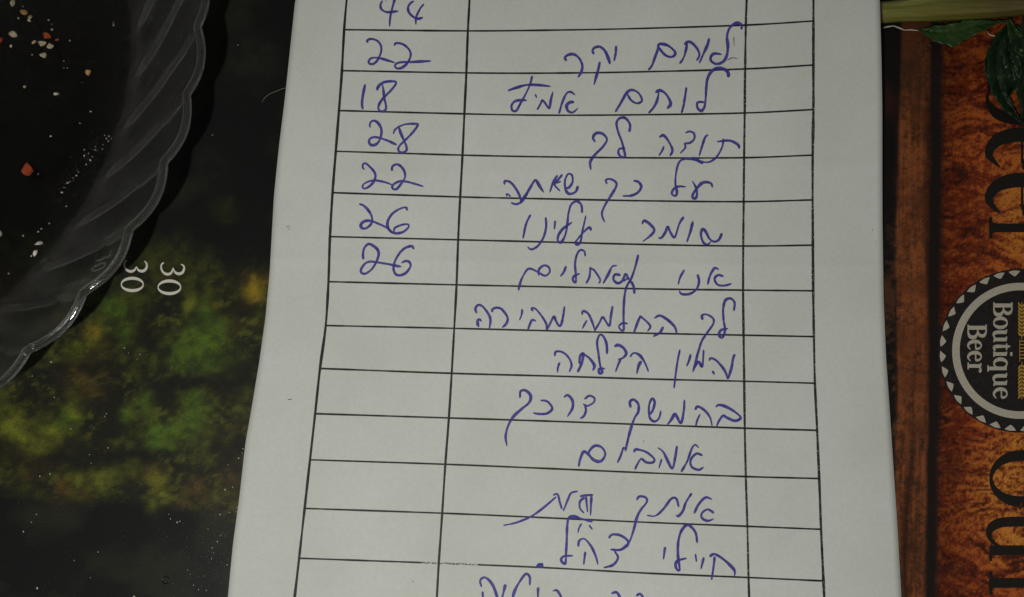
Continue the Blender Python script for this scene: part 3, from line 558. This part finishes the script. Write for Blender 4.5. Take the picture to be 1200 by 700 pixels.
A=np.column_stack([2*RP,np.ones(len(RP))]); sol=np.linalg.lstsq(A,(RP**2).sum(1),rcond=None)[0]
BC=sol[:2]; BR=math.sqrt(sol[2]+BC@BC)
print('bowl centre',BC,'radius',BR)
joints=place([217,207,184,146,97],[27,113,186,266,338],HB)[:,:2]
ja=np.arctan2(joints[:,1]-BC[1],joints[:,0]-BC[0]); dj=abs(np.diff(ja)).mean(); NL=int(round(2*math.pi/dj)); print('joint angles',np.degrees(ja),'lobes',NL)
PH=np.mean(((ja*NL/(2*math.pi))%1.0+.5)%1.0-.5); print('phase',PH)
bowl=empty('glass_bowl','large clear scalloped glass bowl with swirled flutes, holding a few crumbs, at the upper left','bowl',(BC[0],BC[1],0))
WALL=.0235; TW=.21
M_glass=glassmat('pressed_glass',.0055); M_rim=glassmat('rim_glass',.010); M_glass.node_tree.nodes['Principled BSDF'].inputs['Roughness'].default_value=.12
def bowl_grid(thick, inner):
    """returns profile surface: rows over s (0 centre .. 1 rim), cols over angle"""
    na=NL*18
    ang=np.linspace(0,2*math.pi,na,endpoint=False)
    prof=[]
    # radius fraction / height along profile
    rb=BR-WALL
    S=[('b',t) for t in np.linspace(0.02,1,9)]+[('w',t) for t in np.linspace(.04,1,26)]
    V=[]
    for kind,t in S:
        if kind=='b': r=rb*t*np.ones(na); z=.0022*np.ones(na) if inner else (.0006+.0004*(1-t))*np.ones(na); 
        else:
            r=rb+(BR-rb)*t; tw=TW*(1-t)**1.1
            p=((ang-0)*NL/(2*math.pi)-PH + tw*NL/(2*math.pi)*1.0)%1.0
            f=np.sin(math.pi*p)**.9
            saw=(p**1.3-.45)
            z=(HB-.0022)*(t**1.15)+.0022
            amp=ss(0,.35,np.array(t))
            r=r+ (f-.6)*.0016*float(amp)*(.35+.65*t)
            z=z - f*.0019*float(amp)*(1.0-t*.7) + (saw*.0020*float(amp)*(1-.8*t))
            if not inner:
                r=r+.0013; z=z-.0011*(1-t*.3)
        V.append(np.stack([r*np.cos(ang),r*np.sin(ang),z*np.ones(na)],-1))
    return np.array(V),na
Vi,na=bowl_grid(0,True); Vo,_=bowl_grid(0,False)
nr=len(Vi)
# rim bead: joins inner to outer with a rounded lip
lip=[]
for t in np.linspace(0,1,7)[1:-1]:
    a=math.pi*t; mid=(Vi[-1]+Vo[-1])/2; half=(Vo[-1]-Vi[-1])/2
    q=mid-half*math.cos(a); q=q.copy(); q[:,2]+=.0009*math.sin(a); lip.append(q)
lip=np.array(lip)
def stack(rows,name,m_,parent,closed=True):
    R_=np.concatenate(rows,0) if isinstance(rows,list) else rows
    n=len(R_); V=R_.reshape(-1,3); ii=np.arange(n*na).reshape(n,na); jj=np.roll(ii,-1,1)
    F=np.stack([ii[:-1],jj[:-1],jj[1:],ii[1:]],-1).reshape(-1,4)
    me=bpy.data.meshes.new(name); F=[tuple(int(a) for a in f) for f in F]
    F.append(tuple(int(a) for a in ii[0])[::-1]); F.append(tuple(int(a) for a in ii[-1]))
    me.from_pydata(V.tolist(),[],F); me.update()
    bm=bmesh.new(); bm.from_mesh(me); bmesh.ops.recalc_face_normals(bm,faces=bm.faces[:]); bm.to_mesh(me); bm.free()
    me.polygons.foreach_set('use_smooth',[True]*len(me.polygons)); me.materials.append(m_)
    o=bpy.data.objects.new(name,me); COL.objects.link(o); o.parent=parent; return o
stack([Vi,lip,Vo[::-1]],'bowl_body',M_glass,bowl)
# thick rounded rim bead sitting on the scalloped edge
mid=(Vi[-1]+Vo[-1])/2
m=MB(); seg=10; n=na; ce=mid.copy(); ce[:,2]+=.0006
for i in range(n):
    p=Vector(ce[i]); t=(Vector(ce[(i+1)%n])-Vector(ce[i-1])).normalized(); a=t.cross(Vector((0,0,1))).normalized(); c=a.cross(t)
    for k in range(seg):
        th=2*math.pi*k/seg; m.v.append(tuple(p+a*(.0010*math.cos(th))+c*(.0007*math.sin(th))))
for i in range(n):
    for k in range(seg):
        k2=(k+1)%seg; j=(i+1)%n; m.f.append((i*seg+k,j*seg+k,j*seg+k2,i*seg+k2))
me=bpy.data.meshes.new('rim_bead'); me.from_pydata(m.v,[],m.f); me.update(); bm=bmesh.new(); bm.from_mesh(me); bmesh.ops.recalc_face_normals(bm,faces=bm.faces[:]); bm.to_mesh(me); bm.free()
me.polygons.foreach_set('use_smooth',[True]*len(me.polygons)); me.materials.append(M_rim); o=bpy.data.objects.new('rim_bead',me); COL.objects.link(o); o.parent=bowl

# ------------------------------------------------------------------ crumbs
def crumbmat(name,c1,c2):
    m,nt,b=mat(name,c1,.45,.5); noisecol(nt,b,1500,[(.35,c1),(.65,c2)],detail=3); b.inputs['Subsurface Weight'].default_value=.25; b.inputs['Subsurface Radius'].default_value=(.0006,.0005,.0004); return m
M_cw=crumbmat('pale_crumb',(.62,.55,.38),(.42,.34,.2)); M_salt=crumbmat('white_salt',(.75,.72,.62),(.5,.48,.4)); M_co=crumbmat('orange_crumb',(.46,.075,.014),(.26,.038,.010)); M_ct=crumbmat('tan_crumb',(.60,.36,.15),(.42,.2,.07))
def crumb_mesh(m_mb,c,sx,sy,sz,seed,rot=0):
    rnd=random.Random(seed); bm=bmesh.new(); bmesh.ops.create_icosphere(bm,subdivisions=2,radius=1)
    ax=[Vector((rnd.uniform(-1,1),rnd.uniform(-1,1),rnd.uniform(-1,1))).normalized() for _ in range(10)]
    for v in bm.verts:
        for a in ax:
            d=v.co.dot(a)
            if d>.52: v.co-=a*(d-.52)
        v.co*=1+.10*mnoise.noise(v.co*2.3+Vector((seed,0,0)))
    mx_=max(v.co.length for v in bm.verts); cr_,sr_=math.cos(rot),math.sin(rot); zmin=min(v.co.z for v in bm.verts)
    V=[]
    for v in bm.verts:
        x,y,z=v.co.x/mx_*sx*1.15,v.co.y/mx_*sy*1.15,(v.co.z-zmin)/mx_*sz
        V.append((c[0]+x*cr_-y*sr_,c[1]+x*sr_+y*cr_,c[2]+z))
    m_mb.add(V,[tuple(v.index for v in f.verts) for f in bm.faces]); bm.free()
ZB=.00222
CR=[(15.7,4.4,5.5,8,M_cw,'pale crumb at the top edge of the picture, highest inside the bowl'),
 (29.9,16.8,8.5,6.5,M_ct,'tan oval crumb just below the topmost pale crumb in the bowl'),
 (36.5,21.5,5,6,M_cw,'small pale crumb touching another under the tan oval crumb'),
 (35.4,25.4,4.4,4,M_cw,'tiny pale crumb directly under the small pale crumb beside the tan one'),
 (16.2,42.5,9.5,7.5,M_cw,'squarish pale crumb alone at the left of the bowl'),
 (56.3,44.8,9.5,8,M_co,'orange pepper flake above the pair of pale crumbs in the bowl'),
 (51,53.4,8.5,7.5,M_cw,'left one of the pair of pale crumbs under the orange flake'),
 (60.8,56.3,8,8.5,M_cw,'right one of the pair of pale crumbs under the orange flake'),
 (40,50.6,6,4,M_cw,'small flat pale crumb left of the crumb pair'),
 (51.8,66.3,6.5,6.5,M_cw,'pale crumb below the crumb pair, lowest of that cluster'),
 (62,35.9,3.6,3.6,M_cw,'tiny pale grain above right of the orange flake'),
 (13.8,55.3,3.4,3.4,M_cw,'tiny pale grain below the squarish crumb'),
 (2.2,49,5,7.5,M_co,'orange flake cut by the left picture edge'),
 (104.6,86.5,6.5,6,M_ct,'lone brownish crumb near the fluted wall of the bowl'),
 (67.5,47.2,5,2.6,M_co,'thin orange sliver right of the orange flake'),
 (29.6,102.3,3.8,3.2,M_cw,'tiny pale grain on bare base well below the crumb cluster'),
 (35.3,199.5,11.5,16.5,M_co,'large red-orange crumb, biggest in the bowl'),
 (67.5,111.3,7,4,M_salt,'small glinting salt grain in the middle of the bowl base'),
 (47,286.3,12,4.6,M_salt,'long white crumb at the lower foot of the bowl wall'),
 (43.3,296.5,4.5,8.5,M_salt,'narrow white crumb just under the long white one'),
 (.5,275,5,9.5,M_salt,'white crumb cut by the left picture edge, lowest on that side')]
for i,(x,y,w,h,m_,lab) in enumerate(CR):
    q=MB(); c=place(x,y,ZB); crumb_mesh(q,(0,0,0),w*.000118,h*.000118,min(w,h)*.00014,i+3,rot=random.uniform(-.4,.4))
    o=q.build('crumb' if m_ is not M_co else 'pepper_flake',m_); o.location=c; tag(o,lab,'crumb','crumbs scattered in the bowl')
q=MB(); rnd=random.Random(5)
pts=[(125,163,2.6),(123,159,2),(128,160,2.2),(131,162.5,1.6),(127,166,2.2),(121,170,1.6),(107,131.4,3),(60,160,3),(94,145,2),(99,183,2.5),(106,188,3),(112,176,2.2),(101,193,2.4),(104,180,2),(99,176,1.8),(112,172,1.8),(108,184,1.8),(90,206,2.4),(80,214.5,3.2),(82,213,1.8),(86,209,1.5),(73,226,3),(75,220,1.5),(78,242,2),(58,262,2.4),(49,268.5,2.4),(45,271.8,2.4),(27.5,276.5,2.4),(37,300.5,2.6),(10.5,321,2.4),(38,64.5,2.2),(75,80,1.6),(82,48,2.2),(79,80,1.8),(22,22,3),(27,8,2.4),(57,24,2.6),(61,29,1.8),(75,72,1.8),(133,30,2.4),(133,27,1.6),(190,75.5,3),(45,204.5,2.4),(120,175,1.4),(96,97,1.3),(92,202,1.4)]
for (x,y,s) in pts: crumb_mesh(q,place(x,y,ZB if math.hypot(*(place(x,y,ZB)[:2]-BC))<BR-WALL-.001 else .0042),s*.00010,s*.00008,s*.00008,int(x*7+y),rnd.random()*3)
for k in range(70):
    a=rnd.uniform(0,1); x=60+62*a+rnd.gauss(0,6); y=235-75*a+rnd.gauss(0,6)
    crumb_mesh(q,place(x,y,ZB if x<118 else .0035),.00005*rnd.uniform(.6,1.5),.00005,.00005,k,0)
for k in range(60):
    x=rnd.uniform(0,120);y=rnd.uniform(0,150) ; crumb_mesh(q,place(x,y,ZB),.00005*rnd.uniform(.5,1.3),.00005,.00004,k,0)
o=q.build('crumb_dust',M_salt); tag(o,'fine pale crumb dust on the bowl base and along its wall','crumb dust',kind='stuff')

q=MB()
md=[(60,424.5,3),(38,441,2),(146,408,2.2),(151,414,1.4),(164,415.5,2),(161,421,1.5),(249,158.5,2),(279,53,1.8),(64,466,2),(83,503,2),(125,485,2.2),(123,488,1.4),(127,525,3),(105,533,1.7),(107,543,1.6),(59,555.5,2.4),(47,558,2.2),(43,603,2),(37,612,1.8),(28,623,2.6),(115,647,1.8),(87,657,1.6),(106.5,677,1.6),(44,689,3.6),(158,699,4),(285,526,2),(280,537,2.6),(284,531,1.4),(264,574,2.4),(273,571,2.4),(278,595,2),(258,603,2.2),(269,601,1.8),(277,600,1.6),(200,608,2.2),(208,612,2.6),(211,611,2),(198,603,1.4),(244,620,1.8),(258,628,1.4),(255,635,2.4),(249,642,2.6),(250,648,1.6),(248,655,1.4),(266,662,1.8),(220,668,1.6),(223,673,1.5),(227,686,1.8),(233,691,2),(242,692,2),(239,675,1.4),(267,545,1.6),(1108,32,2)]
for (x,y,s) in md: crumb_mesh(q,place(x,y,.00001),s*.00008,s*.00007,s*.00006,int(x*3+y),rnd.random()*3)
for k in range(150):
    x=250+rnd.gauss(0,20); y=640+rnd.gauss(0,35)
    if x<interp(LE,y)-2: crumb_mesh(q,place(x,y,.00001),.00004*rnd.uniform(.6,1.6),.00004,.00004,k,0)
for k in range(120):
    x=rnd.uniform(0,320); y=rnd.uniform(390,700)
    if x<interp(LE,y)-4: crumb_mesh(q,place(x,y,.00001),.00003*rnd.uniform(.6,1.7),.00003,.00003,k,0)
for k in range(60):
    crumb_mesh(q,place(rnd.uniform(1060,1200),rnd.uniform(0,700),.00009),.00003*rnd.uniform(.6,1.7),.00003,.00003,k,0)
o=q.build('table_dust',M_salt); tag(o,'fine pale dust specks scattered over the dark placemat','dust',kind='stuff')
# lint hair next to the sheet, fine scratches and a tiny drop ring
M_hair,nt,b=mat('lint',(.42,.40,.33),.6)
q=MB(); P=place([307,310,316,324,331,336],[120,115,110,107,104,103],.0001); q.tube(P,[.00004]*6,6); o=q.build('lint_hair',M_hair,smooth=True); tag(o,'short pale curved lint hair lying against the upper left paper edge','lint')
q=MB(); th=np.linspace(0,2*math.pi,21); P=place(194+4*np.cos(th),680+4.2*np.sin(th),.0001); q.tube(P,.00011,6,cap=False)
M_drop,nt,b=mat('sticky_ring',(.012,.012,.012),.2); o=q.build('dried_drop_ring',M_drop,smooth=True); tag(o,'tiny dark dried drop ring near the bottom of the dark placemat','stain')
# ------------------------------------------------------------------ herb sprig
herb=empty('herb_sprig','thick yellow-green herb stem with dark green leaves beside the upper right paper edge','herb',tuple(place(1120,20,0)))
M_stem,nt,b=mat('herb_stem',(.30,.30,.06),.24,.8)
noisecol(nt,b,260,[(.3,(.11,.115,.02)),(.52,(.21,.205,.038)),(.72,(.52,.48,.14))],detail=4,stretch=(.07,1,1),rough=.6); 
mp=N(nt,'ShaderNodeMapping'); mp.inputs['Scale'].default_value=(.06,1,1); nt.links.new(N(nt,'ShaderNodeTexCoord').outputs['Object'],mp.inputs[0]); bump(nt,b,1500,.0004,detail=3,strength=.9,src=mp.outputs[0])
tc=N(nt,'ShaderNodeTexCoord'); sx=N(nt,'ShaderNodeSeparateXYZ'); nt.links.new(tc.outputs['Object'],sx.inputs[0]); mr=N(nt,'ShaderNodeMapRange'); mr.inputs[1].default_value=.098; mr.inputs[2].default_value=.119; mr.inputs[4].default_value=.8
nt.links.new(sx.outputs['X'],mr.inputs[0]); mz=N(nt,'ShaderNodeMixRGB'); nt.links.new(mr.outputs[0],mz.inputs[0]); src_=b.inputs['Base Color'].links[0].from_socket; nt.links.new(src_,mz.inputs[1]); mz.inputs[2].default_value=(.075,.05,.014,1); nt.links.new(mz.outputs[0],b.inputs['Base Color'])   # dimming light painted in as brown toward the stem's right end
b.inputs['Subsurface Weight'].default_value=.15; b.inputs['Subsurface Radius'].default_value=(.002,.002,.0008)
cx=np.linspace(960,1290,56); cy=np.interp(cx,[960,1031,1100,1160,1200,1290],[17,15.5,9,6,2,-14])
P=place(cx,cy,.0030+.0006*np.sin(cx/60)); m=MB(); n=len(P); SEG=44
rad=.0026+.0009*ss(1040,1110,cx)
for i in range(n):
    p=Vector(P[i]); t=(Vector(P[min(i+1,n-1)])-Vector(P[max(i-1,0)])).normalized(); a=t.cross(Vector((0,0,1))).normalized(); c=a.cross(t)
    for k in range(SEG):
        th=2*math.pi*k/SEG; r=rad[i]*(1+.028*math.cos(9*th+.2*math.sin(i/9))+.012*mnoise.noise(Vector((i*.2,th,0)))); m.v.append(tuple(p+a*(r*math.cos(th))+c*(r*.95*math.sin(th))))
for i in range(n-1):
    for k in range(SEG): m.f.append((i*SEG+k,i*SEG+(k+1)%SEG,(i+1)*SEG+(k+1)%SEG,(i+1)*SEG+k))
m.f.append(tuple(range(SEG))[::-1]); m.f.append(tuple((n-1)*SEG+k for k in range(SEG)))
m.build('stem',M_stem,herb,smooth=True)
def leafmat(name,c1,c2,c3):
    m,nt,b=mat(name,c1,.42,.4); noisecol(nt,b,420,[(.3,c1),(.55,c2),(.8,c3)],detail=5); bump(nt,b,520,.0004,detail=4,strength=.6); b.inputs['Subsurface Weight'].default_value=0; return m
M_leaf=leafmat('dark_green_leaf',(.005,.016,.005),(.010,.030,.009),(.022,.050,.016)); M_leaf2=leafmat('mid_green_leaf',(.012,.048,.010),(.028,.070,.013),(.07,.10,.02))
def leaf(mid_px, half_top, half_bot, z, m_, name='leaf', fold=.0008, wob=.0005, seed=0):
    """mid rib through photo points; half widths (px) on both sides"""
    D=cr(mid_px,1.2); n=len(D); T=np.gradient(D,axis=0); T/=np.linalg.norm(T,axis=1)[:,None]; Nn=np.column_stack([-T[:,1],T[:,0]])
    t=np.linspace(0,1,n); ht=np.interp(t,np.linspace(0,1,len(half_top)),half_top); hb=np.interp(t,np.linspace(0,1,len(half_bot)),half_bot)
    zz_=np.interp(t,np.linspace(0,1,len(z)),z); K=13; m=MB(); rows=[]
    jag=1+.09*np.abs(np.sin(t*19+seed))-.05+.03*np.sin(t*77+seed)
    for k in range(K):
        s=(k/(K-1)-.5)*2; h=np.where(s<0,ht,hb)*jag*abs(s)*np.sign(s); Q=D+Nn*h[:,None]
        zv=zz_*MM+fold*(abs(s)-.4)-.00028*math.exp(-(s/.10)**2)+.00012*np.sin((t*11-abs(s)*1.6)*2*math.pi)+wob*np.array([mnoise.noise(Vector((x*.07,y*.07,seed*3.1))) for x,y in Q])*2*abs(s) + .00018*np.sin(t*34)*abs(s)
        rows.append(place(Q[:,0],Q[:,1],np.maximum(zv,.0002)))
    G=np.array(rows); b0=0; m.v=[tuple(p) for p in G.reshape(-1,3)]
    m.f=[(k*n+i,k*n+i+1,(k+1)*n+i+1,(k+1)*n+i) for k in range(K-1) for i in range(n-1)]
    o=m.build(name,m_,herb,smooth=True); sm=o.modifiers.new('thickness','SOLIDIFY'); sm.thickness=.00018; return o
leaf([(1077,35),(1095,38),(1115,37),(1140,31),(1165,27),(1186,24)],[0,8,9,9,6,1.5,1],[0,10,18,13,8,2,1],[1.4,2.0,2.4,2.6,2.8,3.2],M_leaf2,seed=1,fold=.0006)
leaf([(1183,28),(1170,55),(1168,85),(1178,115),(1198,146)],[2,14,15,9,4,0],[2,9,11,12,9,0],[2.6,3.0,3.0,2.2,1.2],M_leaf,seed=2)
leaf([(1190,30),(1196,60),(1204,95),(1202,130),(1198,147)],[2,14,17,14,7,0],[2,13,16,15,8,0],[3.0,3.6,3.8,2.6,1.4],M_leaf,seed=4,wob=.0008)
leaf([(1182,22),(1187,38),(1196,55),(1212,68)],[2,6,10,8,0],[2,6,9,8,0],[3.4,4.2,4.6,4.4],M_leaf2,seed=5)
leaf([(1210,30),(1224,60),(1236,100),(1232,150)],[2,14,20,14,0],[2,14,20,14,0],[3.0,3.8,3.4,1.6],M_leaf,seed=6)
leaf([(1172,40),(1163,60),(1160,85),(1163,108)],[0,5,6,4,0],[0,5,7,5,0],[2.0,2.4,2.0,.8],M_leaf,seed=8)
leaf([(1200,20),(1206,45),(1222,70),(1240,82)],[2,12,14,9,0],[2,10,13,9,0],[4.4,5.2,5.0,4.0],M_leaf,seed=11)
leaf([(1178,44),(1184,66),(1186,92),(1180,118)],[1,9,12,8,0],[1,8,11,8,0],[3.4,4.4,4.2,3.2],M_leaf,seed=13,wob=.0012)
leaf([(1186,36),(1192,58),(1196,84),(1192,104)],[1,7,9,6,0],[1,7,9,6,0],[4.6,5.2,5.0,4.2],M_leaf,seed=17,wob=.0012)
M_thread,nt,b=mat('dry_fibre',(.5,.46,.38),.35)
q=MB(); P=place([1034,1040,1047,1054,1060,1067,1076],[33,31.5,30.5,33,35.5,35,36],np.array([.6,1.0,.8,1.1,.8,1.0,.9])*MM); q.tube(P,[.0001,.00022,.00016,.00022,.00013,.0002,.00008],8); q.build('dry_fibre',M_thread,herb,smooth=True)
q=MB(); P=place([1157,1160,1166,1172,1178,1180],[38,41,42.5,42,39.5,36],np.array([1,1,1.2,1.2,1.4,1.6])*MM); q.tube(P,[.00008,.00014,.00016,.00014,.00012,.00008],8); q.build('tendril',M_thread,herb,smooth=True)
M_water,nt,b=mat('water',(1,1,1),.02,.5); b.inputs['Transmission Weight'].default_value=1; b.inputs['IOR'].default_value=1.33
for (x,y,z,s) in [(1093,35.5,3.3,2),(1118,39,3.3,1.6),(1140,41,3.4,2),(1093,48,2.6,1.8),(1090,53,2.2,2.4),(1102,25.5,4,1.6),(1158,37.5,2.8,2.2),(1193,55.5,5,2.2),(1186,133,2.4,2.4),(1178,131,1.8,2),(1197,145,2,3.2),(1161,77,3,1.6),(1188,45,5,1.5)]:
    q=MB(); bm=bmesh.new(); bmesh.ops.create_uvsphere(bm,u_segments=10,v_segments=6,radius=s*.00011)
    c=place(x,y,z*MM); q.add([tuple(Vector(c)+Vector((v.co.x,v.co.y,v.co.z*.7))) for v in bm.verts],[tuple(v.index for v in f.verts) for f in bm.faces]); bm.free()
    q.build('water_drop',M_water,herb,smooth=True)
